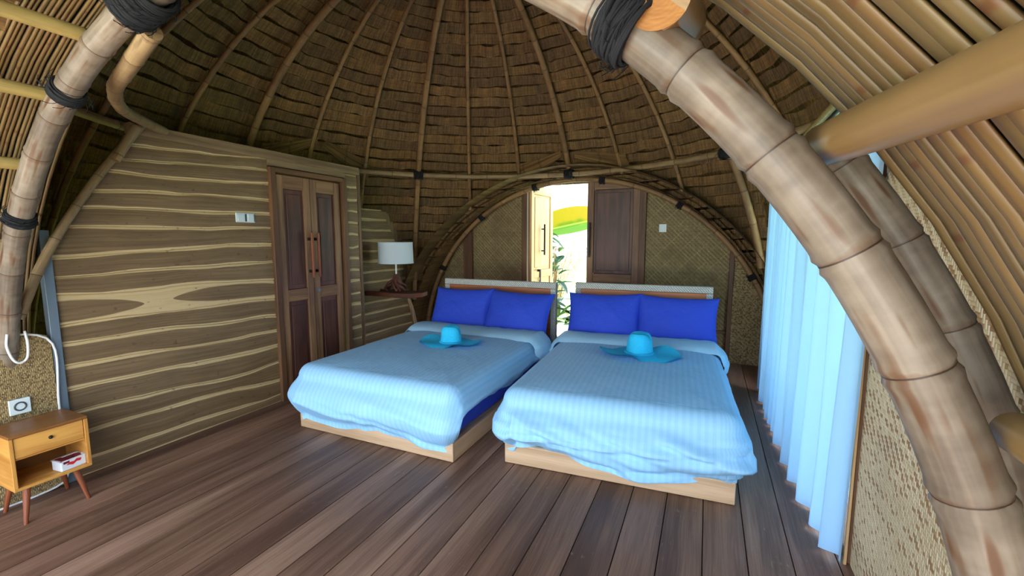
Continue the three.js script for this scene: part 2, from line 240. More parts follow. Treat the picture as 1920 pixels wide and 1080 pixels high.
{
  const phi0 = rad(0.7), step = rad(15), r = rng(77);
  // rows at equal arc length
  const rows = [0]; { let acc = 0; for (let t = 0; t < Math.PI / 2; t += 0.0005) { acc += Math.hypot(DA * Math.sin(t), DB * Math.cos(t)) * 0.0005; if (acc > 0.122) { rows.push(t); acc = 0; } } }
  const tiles = [];
  const pj = (p) => { const q = V(...p).applyMatrix4(camera.matrixWorldInverse); return q.z > -0.1 ? null : [960 + 820 * q.x / -q.z, 540 - 820 * q.y / -q.z]; };
  camera.updateMatrixWorld(true);
  for (let k = 0; k < 24; k++) for (let j = 0; j + 1 < rows.length; j++) {
    const p0 = phi0 + step * k, n = 6, t0 = rows[j], t1 = rows[j + 1], dt = t1 - t0, gap = 0.15 + 0.12 * r(), tr = [], u0 = r(), w = DA * Math.cos(t0) * step / 0.62, jo = (r() - 0.5) * 0.012, tilt = (r() - 0.5) * 0.006;
    const col = (i) => { const s = i / n, ph = p0 + step * s, wob = n1(j * 9.1 + k * 31.7 + s * 5, 8) * 0.006, wt = n1(j * 7.7 + k * 13.3 + s * 6, 9) * 0.012 + tilt * (s - 0.5); const u = u0 + w * s; return [[...dome(ph, t1 + (wt - dt * gap), 0.014 + wob), u, 0.02], [...dome(ph, t0 + wt, -0.004 + jo + wob), u, 0.93], [...dome(ph, t0 + wt, 0.005 + jo + wob), u, 0.99], [...dome(ph, t1 + (wt - dt * gap), 0.022 + wob), u, 0.02]]; };
    for (let i = 0; i < n; i++) { const a = col(i), b = col(i + 1); for (const [q, s] of [[0, 1], [1, 2], [2, 3], [3, 0]]) tr.push([a[q], b[q], b[s]], [a[q], b[s], a[s]]); }
    const cl = clipTris(tr); if (!cl.length) continue;
    // how large the tile shows
    const c = [dome(p0, t0), dome(p0 + step, t0), dome(p0 + step, t1), dome(p0, t1)], q = c.map(pj); let area = 0;
    if (q.every(Boolean)) { const mx = (q[0][0] + q[2][0]) / 2, my = (q[0][1] + q[2][1]) / 2; if (mx > 60 && mx < 1560 && my > -10 && my < 600 && !(mx > 90 && mx < 668 && my > 265) && c[0][2] < -1.3) for (let i = 0; i < 4; i++) { const s = q[i], e = q[(i + 1) % 4]; area += (s[0] * e[1] - e[0] * s[1]) / 2; } }
    tiles.push({ area: Math.abs(area) * (cl.length / tr.length), geo: trisGeo(cl), m: Math.floor(r() * 6) });
  }
  tiles.sort((a, b) => b.area - a.area);
  tiles.slice(0, 300).forEach((t) => mesh('thatch_tile', t.geo, mThatch[t.m], ceiling));
  const rest = mesh('thatch', tiles.slice(300).map((t) => t.geo), mThatch[2], ceiling); rest.userData.kind = 'stuff';
  // outer thatch layer that closes the dome
  const tr = []; const NP = 72, NT = 36, P = (i, j) => { const ph = i / NP * Math.PI * 2, t = j / NT * Math.PI / 2; return [...dome(ph, t, 0.2), i / 4, j / 2]; };
  for (let i = 0; i < NP; i++) for (let j = 0; j < NT; j++) { const a = P(i, j), b = P(i + 1, j), c = P(i + 1, j + 1), d = P(i, j + 1); tr.push([a, b, c], [a, c, d]); }
  mesh('outer_thatch', trisGeo(clipTris(tr)), mThatch[2], ceiling);
  // rafters
  for (let k = 0; k < 24; k++) {
    const main = k % 3 === 0, R = main ? 0.036 : 0.023, ph = phi0 + step * k, pts = [];
    for (let t = 0.0; t < 1.5; t += 0.04) { const p = dome(ph + n1(k * 3 + t * 2, 4) * 0.012, t, -R - 0.012); if (keep(p) > 0.02) pts.push(p); else if (pts.length && t < 0.9) pts.length = 0; }
    if (pts.length > 3) mesh('rafter', culm(poly(...pts), R, { node: 0.34, sides: 8, seed: k + 2, taper: 0.8, step: 0.14 }), mRafter, ceiling);
  }
  // loose palm leaf bundles tucked under the thatch above the wall and the rear arch
  const bundle = (pa, ya, pb, yb, w, m) => { const A = rad(pa), B = rad(pb), S = (o) => sheet((u, v) => { const ph = A + (B - A) * u, y = ya + (yb - ya) * u + (v - 0.5) * w * (0.35 + 0.65 * u); return [...dome(ph, Math.asin(Math.min(0.99, y / DB)), -0.02 - o - 0.012 * Math.sin(v * 9)), v * 0.25 + u * 0.02, u * 0.85]; }, 8, 6); mesh('palm_bundle', [S(0), S(0.012)], m, ceiling); };
  bundle(-71, 2.5, -58, 2.28, 0.2, mThatch[4]); bundle(-73, 2.52, -86, 2.3, 0.2, mThatch[2]); bundle(-1, 2.5, -15, 2.3, 0.2, mThatch[2]); bundle(3, 2.48, 18, 2.33, 0.2, mThatch[0]);
  // ring pole and its lashings
  const RY = 2.25, tr0 = Math.asin(RY / DB), ring = [];
  for (let a = -150; a <= 150; a += 6) { const p = dome(rad(a), tr0, -0.12); if (p[2] < FZ - 0.1) ring.push([p[0], RY, p[2]]); }
  mesh('ring_pole', culm(poly(...ring), 0.03, { node: 0.4, sides: 10, seed: 4 }), mGrey, ceiling);
  for (let k = -3; k <= 3; k++) { const ph = phi0 + step * 3 * k, p = dome(ph, tr0, -0.11); if (p[2] < FZ - 0.2) mesh('lashing', lash([p[0], RY, p[2]], [Math.cos(ph), 0, Math.sin(ph)], 0.043, 0.11, k + 60, 12), mFibre, ceiling); }
  mesh('crown_plate', new THREE.CylinderGeometry(0.16, 0.16, 0.05, 24).translate(CX, DB - 0.09, CZ), mRafter, ceiling);
}
// ---- rear vault soffit: long thatch strips along the rear arch
{
  const g = thing('trim_1', 'band of thatch strips lining the arch over the rear doors', 'thatch band', [0, 0, 0], 0, null, 'structure'), r = rng(31), N = 26;
  const front = (a) => { const x = BX + (BR + 0.03) * Math.cos(a), y = Math.max(0, BY + (BR + 0.03) * Math.sin(a)), rr = DA * Math.sqrt(Math.max(0, 1 - (y / DB) ** 2)); return CZ - Math.sqrt(Math.max(0, rr * rr - (x - CX) ** 2)) + 0.07; };
  for (let i = 0; i < N; i++) {
    const a0 = Math.PI * i / N, a1 = Math.PI * (i + 1.12) / N, lift = r() * 0.02;
    const pt = (s, w, o) => { const a = a0 + (a1 - a0) * s, z0 = Math.min(front(a), -4.4), z = z0 + (BZ - 0.05 - z0) * w, R = BR + o + 0.012 * s; return [BX + R * Math.cos(a), BY + R * Math.sin(a), z]; };
    const S = (o) => sheet((u, v) => [...pt(u, v, o), u * 0.6 + i * 0.2, v], 3, 5);
    mesh('thatch_strip', [S(0.01 - lift), S(0.05)], mThatch[(i * 5) % 6], g);
  }
  mesh('outer_cover', sheet((u, v) => { const a = Math.PI * u, z0 = Math.min(front(a), -4.4) + 0.25; return [BX + (BR + 0.1) * Math.cos(a), BY + (BR + 0.1) * Math.sin(a), z0 + (BZ - 0.35 - z0) * v]; }, 40, 2), mThatch[1], g);
}
// ---- rear wall: woven mats left and right of the doors
{
  const g = thing('wall_back', 'woven bamboo rear wall under the arch, around the wooden doors', 'wall', [0, 0, 0], 0, null, 'structure');
  const part = (x0, x1, y0, m, z) => { const s = new THREE.Shape(), top = (x) => BY + Math.sqrt(Math.max(0, (BR + 0.06) ** 2 - (x - BX) ** 2)), n = 14; s.moveTo(x0, y0); s.lineTo(x1, y0); for (let i = n; i >= 0; i--) { const x = x0 + (x1 - x0) * i / n; s.lineTo(x, Math.max(y0 + 0.001, top(x))); } const e = new THREE.ExtrudeGeometry(s, { depth: 0.03, bevelEnabled: false }); const p = e.attributes.position, uv = []; for (let i = 0; i < p.count; i++) uv.push(p.getX(i) / 1.6, p.getY(i) / 1.6); e.setAttribute('uv', new THREE.Float32BufferAttribute(uv, 2)); e.translate(0, 0, z); return mesh('woven_panel', e, m, g); };
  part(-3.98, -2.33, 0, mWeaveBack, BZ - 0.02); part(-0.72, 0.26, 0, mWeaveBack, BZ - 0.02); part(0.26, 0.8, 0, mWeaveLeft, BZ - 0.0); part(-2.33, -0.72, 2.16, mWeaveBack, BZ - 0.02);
  for (const [x, h, w] of [[-3.2, 1.62, 0.14], [0.26, 1.42, 0.05]]) mesh('post', rbox(w, h, 0.06, x, h / 2, BZ + 0.045), mJamb, g);
  mesh('socket_band', rbox(1.0, 0.04, 0.02, -0.22, 0.36, BZ + 0.03), mJamb, g);
}
tag(mesh('bamboo_arch', culm(new THREE.CatmullRomCurve3(Array.from({ length: 40 }, (_, i) => { const a = Math.PI * (0.02 + 0.96 * i / 39); return V(BX + 2.325 * Math.cos(a), BY + 2.325 * Math.sin(a), BZ + 0.16); })), 0.032, { node: 0.36, sides: 10, seed: 8 }), mRafter), 'slim brown bamboo arch standing before the rear doors', 'arch');
{
  const arch = scene.getObjectByName('bamboo_arch');
  for (const a of [30, 58, 82, 104, 126, 150]) mesh('lashing', lash([BX + 2.325 * Math.cos(rad(a)), BY + 2.325 * Math.sin(rad(a)), BZ + 0.16], [-Math.sin(rad(a)), Math.cos(rad(a)), 0], 0.038, 0.06, a, 8), mFibre, arch);
}
// ---- panelled door leaf in local x (width), y up, front towards +z
function leaf(parent, name, w, h, place, { stile = mStile, panel = mPanel, rails = [0, 0.95, 1], bar = 0 } = {}) {
  const g = new THREE.Group(); g.name = name; parent.add(g); place(g);
  const t = 0.04, sw = Math.min(0.085, w * 0.2);
  for (const x of [sw / 2, w - sw / 2]) mesh('stile', rbox(sw, h, t, x, h / 2, 0), stile, g);
  const ys = [0.07, 0.93, h - 0.06], hs = [0.14, 0.11, 0.12];
  ys.forEach((y, i) => mesh('rail', rbox(w - 2 * sw, hs[i], t * 0.96, w / 2, y, 0), stile, g));
  for (const [a, b] of [[0.14, 0.875], [0.985, h - 0.12]]) { mesh('door_panel', rbox(w - 2 * sw, b - a, 0.014, w / 2, (a + b) / 2, -0.004), panel, g); mesh('raised_field', rbox(w - 2 * sw - 0.07, b - a - 0.08, 0.012, w / 2, (a + b) / 2, 0.006, 0.005), panel, g); }
  return g;
}
// ---- rear door
{
  const g = thing('door_1', 'double rear doors with wooden frame, left leaf standing open to the garden', 'door', [0, 0, 0], 0, null, 'structure');
  for (const x of [-2.31, -0.745]) mesh('jamb', rbox(0.08, 2.2, 0.1, x, 1.1, BZ + 0.01), mJamb, g);
  mesh('lintel', rbox(1.65, 0.09, 0.1, -1.53, 2.235, BZ + 0.01), mJamb, g);
  mesh('threshold', rbox(1.48, 0.02, 0.12, -1.53, 0.012, BZ), mJamb, g);
  const closed = leaf(g, 'door_leaf', 0.66, 2.17, (o) => o.position.set(-1.44, 0.02, BZ + 0.02));
  const open = leaf(g, 'door_leaf', 0.7, 2.17, (o) => { o.position.set(-2.255, 0.02, BZ - 0.03); o.rotation.y = rad(84); }, { stile: mPaleWood, panel: mPaleWood });
  const handle = (p, x, z) => mesh('handle', [rbox(0.022, 0.44, 0.022, x, 1.42, z + 0.055, 0.004), rbox(0.018, 0.018, 0.05, x, 1.57, z + 0.03, 0.003), rbox(0.018, 0.018, 0.05, x, 1.26, z + 0.03, 0.003)], mIron, p);
  handle(closed, 0.045, 0.02); handle(open, 0.3, 0.02);
  mesh('lock', [rbox(0.03, 0.18, 0.012, 0.27, 0.9, 0.026, 0.003), new THREE.CylinderGeometry(0.016, 0.016, 0.05, 12).rotateX(Math.PI / 2).translate(0.2, 0.98, 0.04)], mIron, open);
}
// ---- left wall with live-edge boards and double door
const WX = -3.45;
{
  const g = thing('wall_left', 'partition wall of wavy brown boards with pale sapwood edges', 'wall', [0, 0, 0], 0, null, 'structure');
  const L = [0, 0.12, 0.30, 0.40, 0.565, 0.71, 0.83, 0.95, 1.12, 1.23, 1.34, 1.51, 1.63, 1.76, 1.86, 1.95, 2.05, 2.13], Rr = [0, 0.08, 0.21, 0.35, 0.51, 0.655, 0.78, 0.94, 1.08, 1.26, 1.40, 1.53, 1.645, 1.78, 1.91, 2.02, 2.1, 2.15];
  const zs = (y) => y < 1.35 ? -1.2 : -1.2 - (y - 1.35) * 0.6;
  const bnd = (i, z) => { if (i <= 0) return 0; const s = (z + 1.2) / -1.42, y = L[i] + (Rr[i] - L[i]) * s; return i >= 17 ? y : y + n1(z * 2.2 + i * 7.3, 21) * 0.06 + n1(z * 9 + i * 3.1, 22) * 0.01; };
  for (let i = 0; i < 17; i++) { const ymid = (L[i] + L[i + 1]) / 2; const sp = i === 7, off = sp ? 0 : (i * 0.37) % 1;
    const z0 = zs(ymid + 0.04), z1 = -2.62, n = 18, proud = 0.010 + 0.003 * (i % 3);
    mesh('board', sheet((u, v) => { const e = v === 0 || v === 1 ? 0.012 : 0, vv = v < 0.26 ? v / 0.25 * 0.04 : v > 0.74 ? 1 - (1 - v) / 0.25 * 0.04 : 0.04 + (v - 0.25) / 0.5 * 0.92; let z = z0 + (z1 - z0) * u; const zz = zs(bnd(i, z) + (bnd(i + 1, z) - bnd(i, z)) * vv); z = zz + (z1 - zz) * u; const yb = bnd(i, z), yt = bnd(i + 1, z); return [WX + proud - e, yb + (yt - yb) * vv, z, u * 0.98 + off, vv]; }, n, 4), sp ? mBoardSpecial : mBoards[i % 4], g);
  }
  for (let i = 0; i < 17; i++) { const z0 = -3.485, z1 = -3.66, y0 = 0.005 + i * 0.124, proud = 0.01 + 0.003 * (i % 2); mesh('board', sheet((u, v) => { const z = z0 + (z1 - z0) * u, w = n1(z * 9 + i * 5, 25) * 0.03, w2 = n1(z * 9 + (i + 1) * 5, 25) * 0.03, yb = y0 + (i ? w : 0), yt = y0 + 0.124 + (i < 16 ? w2 : 0), e = v === 0 || v === 1 ? 0.01 : 0; return [WX + proud - e, yb + (yt - yb) * v, z, u * 0.16 + i * 0.31, v]; }, 4, 4), mBoards[(i * 3) % 4], g); }
  const core = new THREE.Shape(); for (const [a, b] of [[-1.2, 0], [-1.2, 1.35], [-1.67, 2.13], [-3.67, 2.17], [-3.67, 0]]) core.lineTo(a, b); core.holes.push(new THREE.Path([[-2.62, 0.001], [-2.62, 2.07], [-3.485, 2.07], [-3.485, 0.001]].map((q) => new THREE.Vector2(...q))));
  const e = new THREE.ExtrudeGeometry(core, { depth: 0.09, bevelEnabled: false }); e.rotateY(-Math.PI / 2); e.translate(WX - 0.004, 0, 0); mesh('core', metric(e), mTrim, g);
  mesh('top_rail', rbox(0.07, 0.075, 2.03, WX - 0.005, 2.16, -2.665), mTrim, g); 
  mesh('end_board', rbox(0.12, 2.17, 0.03, WX - 0.05, 1.085, -3.685), mJamb, g);
  mesh('lintel_board', rbox(0.03, 0.06, 0.87, WX + 0.008, 2.1, -3.05), mTrim, g);
  mesh('return_wall', rbox(0.6, 2.2, 0.05, -3.8, 1.1, -3.75), mTrim, g);
}
{
  const g = thing('door_2', 'narrow double doors of dark panelled wood in the striped wall', 'door', [0, 0, 0], 0, null, 'structure');
  for (const z of [-2.645, -3.455]) mesh('jamb', rbox(0.09, 2.06, 0.055, WX + 0.0, 1.03, z), mJamb, g);
  mesh('head', rbox(0.09, 0.045, 0.76, WX + 0.0, 2.04, -3.05), mJamb, g);
  const a = leaf(g, 'door_leaf', 0.355, 2.0, (o) => { o.position.set(WX + 0.005, 0.008, -2.678); o.rotation.y = Math.PI / 2; }), b = leaf(g, 'door_leaf', 0.365, 2.0, (o) => { o.position.set(WX - 0.005, 0.008, -3.042); o.rotation.y = Math.PI / 2; });
  for (const [l, x] of [[a, 0.318], [b, 0.036]]) { const h = mesh('handle', rbox(0.024, 0.42, 0.02, x, 1.29, 0.062, 0.005), mLegWood, l); mesh('handle_bracket', [1.14, 1.44].map((y) => rbox(0.026, 0.028, 0.045, 0, y, 0.037, 0.003).translate(x, 0, 0)), mIron, h); }
  mesh('lock', new THREE.CylinderGeometry(0.016, 0.016, 0.02, 14).rotateX(Math.PI / 2).translate(0.04, 0.95, 0.03), mSteel, b);
}
// ---- corner wall behind the lamp
{
  const g = thing('wall_corner', 'shadowed corner wall of striped boards behind the lamp', 'wall', [0, 0, 0], 0, null, 'structure'), x = -3.86;
  for (let i = 0; i < 14; i++) { const y0 = i * 0.13, y1 = y0 + 0.128, end = (y) => { const rr = (DA - 0.05) * Math.sqrt(1 - (y / DB) ** 2); return CZ - Math.sqrt(Math.max(0.01, rr * rr - (x - CX) ** 2)); }; mesh('board', sheet((u, v) => { const y = y0 + (y1 - y0) * v, z = -3.78 + (end(y) + 0.03 + 3.78) * u; return [x + 0.012 - (v === 0 || v === 1 ? 0.01 : 0), y + (v > 0 && v < 1 ? 0 : n1(z * 3 + (i + v) * 4, 41) * 0.01), z, u + i * 0.3, v]; }, 6, 4), mBoards[(i * 3 + 1) % 4], g); }
  mesh('backing', box(0.03, 1.8, 1.3, x - 0.02, 0.9, -4.42), mTrim, g);
}
// ---- front gable between vault and dome, closes the dome above the entrance
{
  const s = new THREE.Shape(), y1 = DB * Math.sqrt(1 - ((FZ - CZ) / DA) ** 2), n = 40, half = (y) => Math.sqrt(Math.max(0, (DA + 0.21) ** 2 * (1 - (y / (DB + 0.21)) ** 2) - (FZ - CZ) ** 2));
  const ym = (DB + 0.21) * Math.sqrt(1 - ((FZ - CZ) / (DA + 0.21)) ** 2);
  s.moveTo(CX - half(0), 0); for (let i = 1; i < n; i++) { const y = ym * Math.sin(i / n * Math.PI / 2); s.lineTo(CX - half(y), y); } s.lineTo(CX, ym); for (let i = n - 1; i >= 0; i--) { const y = ym * Math.sin(i / n * Math.PI / 2); s.lineTo(CX + half(y), y); }
  const dx = Math.sqrt(VR * VR - FY * FY); s.lineTo(FX + dx, 0); for (let i = 0; i <= 40; i++) { const a0 = -Math.asin(FY / VR), a = a0 + (Math.PI - 2 * a0) * i / 40; s.lineTo(FX + (VR + 0.01) * Math.cos(a), Math.max(0, FY + (VR + 0.01) * Math.sin(a))); }
  const e = new THREE.ExtrudeGeometry(s, { depth: 0.05, bevelEnabled: false }); const p = e.attributes.position, uv = []; for (let i = 0; i < p.count; i++) uv.push(p.getX(i) / 1.6, p.getY(i) / 1.6); e.setAttribute('uv', new THREE.Float32BufferAttribute(uv, 2)); e.translate(0, 0, FZ - 0.03);
  tag(mesh('wall_front', e, mWeaveBack), 'woven gable closing the dome above the entrance arch', 'wall', null, 'structure');
}
// ---- entrance vault: slats over purlins, dark membrane behind
const arcPt = (R, a, z) => [FX + R * Math.cos(a), FY + R * Math.sin(a), z];
{
  const g = thing('entrance_vault', 'curved vault of split bamboo slats over the entrance', 'ceiling', [0, 0, 0], 0, null, 'structure'), r = rng(404);
  const slat = (z, w, a0, a1, m, seg) => {
    const ph = r(), dz = (r() - 0.5) * 0.004, dr = (r() - 0.5) * 0.006, cs = [[-0.5, 0.009], [-0.46, 0.002], [-0.2, -0.0025], [0.2, -0.0025], [0.46, 0.002], [0.5, 0.009], [-0.5, 0.009]];
    mesh('slat', sheet((u, v) => { const a = a0 + (a1 - a0) * u, c = cs[Math.round(v * 6)], wob = n1(a * 3 + z * 50, 61) * 0.008; return [...arcPt(VR + dr + c[1], a, z + c[0] * w + dz + wob), v * 0.8, (a * VR) / 2.4 + ph]; }, seg, 6), m, g);
  };
  for (let z = FZ - 0.035; z < 0.5;) { const w = 0.027 + r() * 0.010; slat(z + w / 2, w, rad(-12), rad(86), mSlat[Math.floor(r() * 4)], 18); z += w + (r() < 0.35 ? 0.012 : 0.005); }
  for (let z = FZ - 0.035; z < -0.84;) { const w = 0.012 + r() * 0.004; slat(z + w / 2, w, rad(87), rad(192), mSlat[Math.floor(r() * 4)], 18); z += w + (r() < 0.2 ? 0.004 : 0.0015); }
  // thatch rows further out on the left half
  const geos = []; for (let i = 0; i < 24; i++) for (let j = 0; j < 22; j++) { const z0 = -0.84 + j * 0.06, a0 = rad(88 + i * 4.4), k = hash(i, j, 7), G = sheet((u, v) => { const a = a0 + rad(4.5) * u; return [...arcPt(VR + 0.012 - 0.02 * u + 0.004 * k, a, z0 + 0.058 * v), u * 0.2 + k, v * 0.9]; }, 2, 1); if (j < 5 && i > 1 && i < 14) mesh('thatch_tile', G, mThatch[(i + j * 2) % 6], g); else geos.push(G); }
  mesh('thatch', geos, mThatch[0], g).userData.kind = 'stuff';
  const shell = (R, m, nm) => mesh(nm, sheet((u, v) => [...arcPt(R, rad(-14) + rad(208) * u, FZ + (0.52 - FZ) * v), u * 6, v * 2], 48, 2), m, g);
  shell(VR + 0.035, mMembrane, 'membrane'); shell(VR + 0.1, mThatch[1], 'outer_thatch');
}

// ================================================================ BAMBOO FRAME
{
  const pts = []; for (let i = 0; i <= 48; i++) pts.push(V(...arcPt(FR, rad(-9) + rad(198) * i / 48, -1.0)));
  const g = thing('bamboo_arch', 'thick pale bamboo arch spanning the entrance in front of the camera', 'arch', [0, 0, 0]);
  mesh('culm', culm(new THREE.CatmullRomCurve3(pts), 0.058, { node: 0.235, sides: 28, seed: 21, step: 0.05, taper: 0.74 }), mArch, g);
  const T = (a) => [-Math.sin(rad(a)), Math.cos(rad(a)), 0];
  const L = (a, R, w, s, n, th) => mesh('lashing', lash(arcPt(FR, rad(a), -1.0), T(a), R, w, s, n, th), mFibre, g);
  L(50.6, 0.064, 0.07, 5, 20, 0.008); L(102.5, 0.066, 0.17, 6, 30, 0.011); L(121, 0.052, 0.05, 7, 12, 0.007); L(143, 0.05, 0.045, 8, 10, 0.006);
}
{
  const pts = []; for (let i = 0; i <= 40; i++) pts.push(V(...arcPt(VR - 0.045, rad(-9) + rad(46.5) * i / 40, FZ - 0.085)));
  tag(mesh('bamboo_arch', culm(new THREE.CatmullRomCurve3(pts), 0.042, { node: 0.2, sides: 16, seed: 33 }), mArch), 'bamboo arch along the inner edge of the slatted vault, behind the thick arch', 'arch');
}
const purlin = (a, R, rr, z0, z1, m, label, seed, node = 0.42, da = 0, dR = 0, taper = 1) => tag(mesh('bamboo_purlin', culm(seg(arcPt(R, rad(a), z0), arcPt(R + dR, rad(a + da), z1)), rr, { node, sides: 20, seed, taper }), m), label, 'pole');
purlin(38, 2.138, 0.044, -1.13, 0.5, mGold, 'thick golden bamboo pole under the slats at the upper right', 41, 1.3, -4.2, 0.01, 0.55);
purlin(21.5, 2.13, 0.036, -1.04, 0.5, mGold, 'golden bamboo pole end low on the thick arch at the right edge', 42, 0.9);
[[114, 'yellow bamboo pole meeting the left side of the arch, uppermost', 51], [124.5, 'yellow bamboo pole meeting the left side of the arch, second from the top', 52], [136, 'yellow bamboo pole meeting the left side of the arch, third from the top', 53], [149, 'yellow bamboo pole meeting the left side of the arch, lowest', 54]].forEach(([a, l, s]) => purlin(a, 2.118, 0.028, -1.03, 0.5, mYellow, l, s, 0.5));
{
  const g = thing('bamboo_log', 'bamboo log with round cut end resting on the arch beside black lashing', 'log'), a = arcPt(2.09, rad(49.4), -0.945), b = arcPt(2.12, rad(49.4), -1.14);
  mesh('culm', culm(seg(a, b), 0.062, { node: 0.4, sides: 26, seed: 61, ends: true }), mGold, g);
  mesh('cut_end', new THREE.CircleGeometry(0.0618, 32).translate(a[0], a[1], a[2] + 0.001), mCut, g);
}
tag(mesh('bamboo_pole', culm(poly([-3.40, 2.2, -1.72], [-3.39, 1.78, -1.42], [-3.385, 1.36, -1.18], [-3.38, 1.02, -1.04]), 0.024, { node: 0.22, sides: 10, seed: 71 }), mGrey), 'greyish bamboo pole slanting along the edge of the striped wall', 'pole');
tag(mesh('bamboo_brace', culm(poly([-1.98, 2.24, -1.06], [-2.30, 2.17, -1.12], [-2.62, 2.16, -1.22], [-2.92, 2.15, -1.38], [-3.18, 2.16, -1.62], [-3.33, 2.16, -1.80]), 0.034, { node: 0.2, sides: 12, seed: 72, taper: 0.8 }), mGrey), 'curved brown bamboo brace from arch lashing to the corner of striped wall', 'brace');
tag(mesh('bamboo_stub', culm(seg([-3.36, 2.16, -1.66], [-3.36, 1.93, -1.53]), 0.026, { node: 0.3, sides: 10, seed: 73 }), mGrey), 'short bamboo stub hanging at the top corner of the striped wall', 'pole');
// ---- left corner
{
  const g = thing('woven_panel', 'low woven bamboo panel with white piping behind the bedside cabinet', 'panel');
  const s = new THREE.Shape(); s.moveTo(-1.165, 0.01); s.lineTo(-1.165, 0.86); s.quadraticCurveTo(-1.165, 0.92, -1.10, 0.92); s.lineTo(0.4, 0.92); s.lineTo(0.4, 0.01); s.lineTo(-1.165, 0.01);
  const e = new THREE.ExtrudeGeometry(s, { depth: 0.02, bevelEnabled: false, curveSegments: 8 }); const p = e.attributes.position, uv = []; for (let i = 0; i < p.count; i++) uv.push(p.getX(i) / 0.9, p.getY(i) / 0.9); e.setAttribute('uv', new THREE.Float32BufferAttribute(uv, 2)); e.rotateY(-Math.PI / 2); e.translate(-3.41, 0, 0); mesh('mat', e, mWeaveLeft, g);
  mesh('piping', new THREE.TubeGeometry(poly([-3.405, 0.02, 0.38], [-3.405, 0.02, -0.4], [-3.405, 0.02, -1.14], [-3.405, 0.05, -1.167], [-3.405, 0.5, -1.167], [-3.405, 0.86, -1.167], [-3.405, 0.92, -1.10], [-3.405, 0.92, -0.5], [-3.405, 0.92, 0.38]), 90, 0.006, 6), mCable, g);
}
tag(mesh('steel_post', rbox(0.05, 1.5, 0.045, -3.44, 0.75, -1.192, 0.004), mSteel), 'blue-grey metal post at the near edge of the striped wall', 'post');
tag(mesh('cable', new THREE.TubeGeometry(poly([-3.36, 0.95, -0.985], [-3.365, 0.88, -0.98], [-3.36, 0.80, -1.0], [-3.36, 0.785, -1.02], [-3.36, 0.80, -1.045], [-3.37, 0.88, -1.06], [-3.39, 0.95, -1.06]), 40, 0.006, 7), mCable), 'white cable looped under the foot of the bamboo arch', 'cable');
function plate(name, label, w, h, keys, place) { const g = thing(name, label, name === 'wall_socket' ? 'socket' : 'switch'); place(g); mesh('plate', rbox(w, h, 0.012, 0, 0, 0.006, 0.004), mPlastic, g); keys(g); return g; }
plate('wall_socket', 'white round wall socket on the woven panel above the bedside cabinet', 0.085, 0.085, (g) => { mesh('socket_ring', new THREE.TorusGeometry(0.022, 0.004, 8, 24).translate(0, 0, 0.013), mPlasticDark, g); mesh('socket_well', new THREE.CylinderGeometry(0.02, 0.02, 0.004, 20).rotateX(Math.PI / 2).translate(0, 0, 0.011), mPlastic, g); }, (g) => { g.position.set(-3.408, 0.54, -1.01); g.rotation.y = Math.PI / 2; });
plate('light_switch', 'white double switch plate on the striped board wall', 0.16, 0.075, (g) => { for (const x of [-0.042, 0.042]) mesh('rocker', rbox(0.05, 0.055, 0.008, x, 0, 0.013, 0.002), mPlastic, g); for (const [w, x] of [[0.014, 0], [0.006, 0.072]]) mesh('gap', rbox(w, 0.06, 0.004, x, 0, 0.012, 0.001), mPlasticDark, g); }, (g) => { g.position.set(WX + 0.016, 1.62, -2.39); g.rotation.y = Math.PI / 2; });
plate('light_switch', 'single white switch plate on the woven rear wall', 0.085, 0.095, (g) => { mesh('rocker', rbox(0.05, 0.055, 0.008, 0, 0, 0.013, 0.002), mPlastic, g); }, (g) => g.position.set(-0.51, 1.58, BZ + 0.012));
// ---- right side: woven panel, window, curtain
{
  const g = thing('wall_right', 'cream woven bamboo wall panel beside the curtain at the right', 'wall', [0, 0, 0], 0, null, 'structure');
  const s = new THREE.Shape(); for (const [z, y] of [[-2.27, 0], [-2.27, 2.2], [-1.0, 2.2], [-1.0, 1.25], [-0.2, 1.0], [-0.2, 0]]) s.lineTo(z, y);
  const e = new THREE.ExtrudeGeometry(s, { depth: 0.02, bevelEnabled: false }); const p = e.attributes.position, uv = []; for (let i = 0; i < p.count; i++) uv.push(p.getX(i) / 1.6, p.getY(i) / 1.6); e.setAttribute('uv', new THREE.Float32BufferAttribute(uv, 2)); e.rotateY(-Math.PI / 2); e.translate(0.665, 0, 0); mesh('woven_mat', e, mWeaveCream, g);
}
{
  const g = thing('window_1', 'tall glazed side window in a dark wood frame behind the curtain', 'window', [0, 0, 0], 0, null, 'structure'), x = 0.66;
  mesh('frame_post', rbox(0.06, 2.16, 0.045, x, 1.08, -2.29), mJamb, g); mesh('frame_post', rbox(0.06, 2.16, 0.05, x, 1.08, -4.98), mJamb, g); for (const z of [-3.19, -4.09]) mesh('mullion', rbox(0.05, 2.1, 0.05, x, 1.07, z), mJamb, g);
  mesh('head', rbox(0.06, 0.06, 2.72, x, 2.15, -3.63), mJamb, g); mesh('sill', rbox(0.06, 0.05, 2.72, x, 0.025, -3.63), mJamb, g);
  for (const z of [-2.74, -3.64, -4.53]) mesh('pane', new THREE.BoxGeometry(0.006, 2.06, 0.84).translate(x, 1.08, z), mGlass, g);
  mesh('frame_edge', rbox(0.012, 2.16, 0.012, x - 0.036, 1.08, -2.262, 0.003), mPaleWood, g);
}
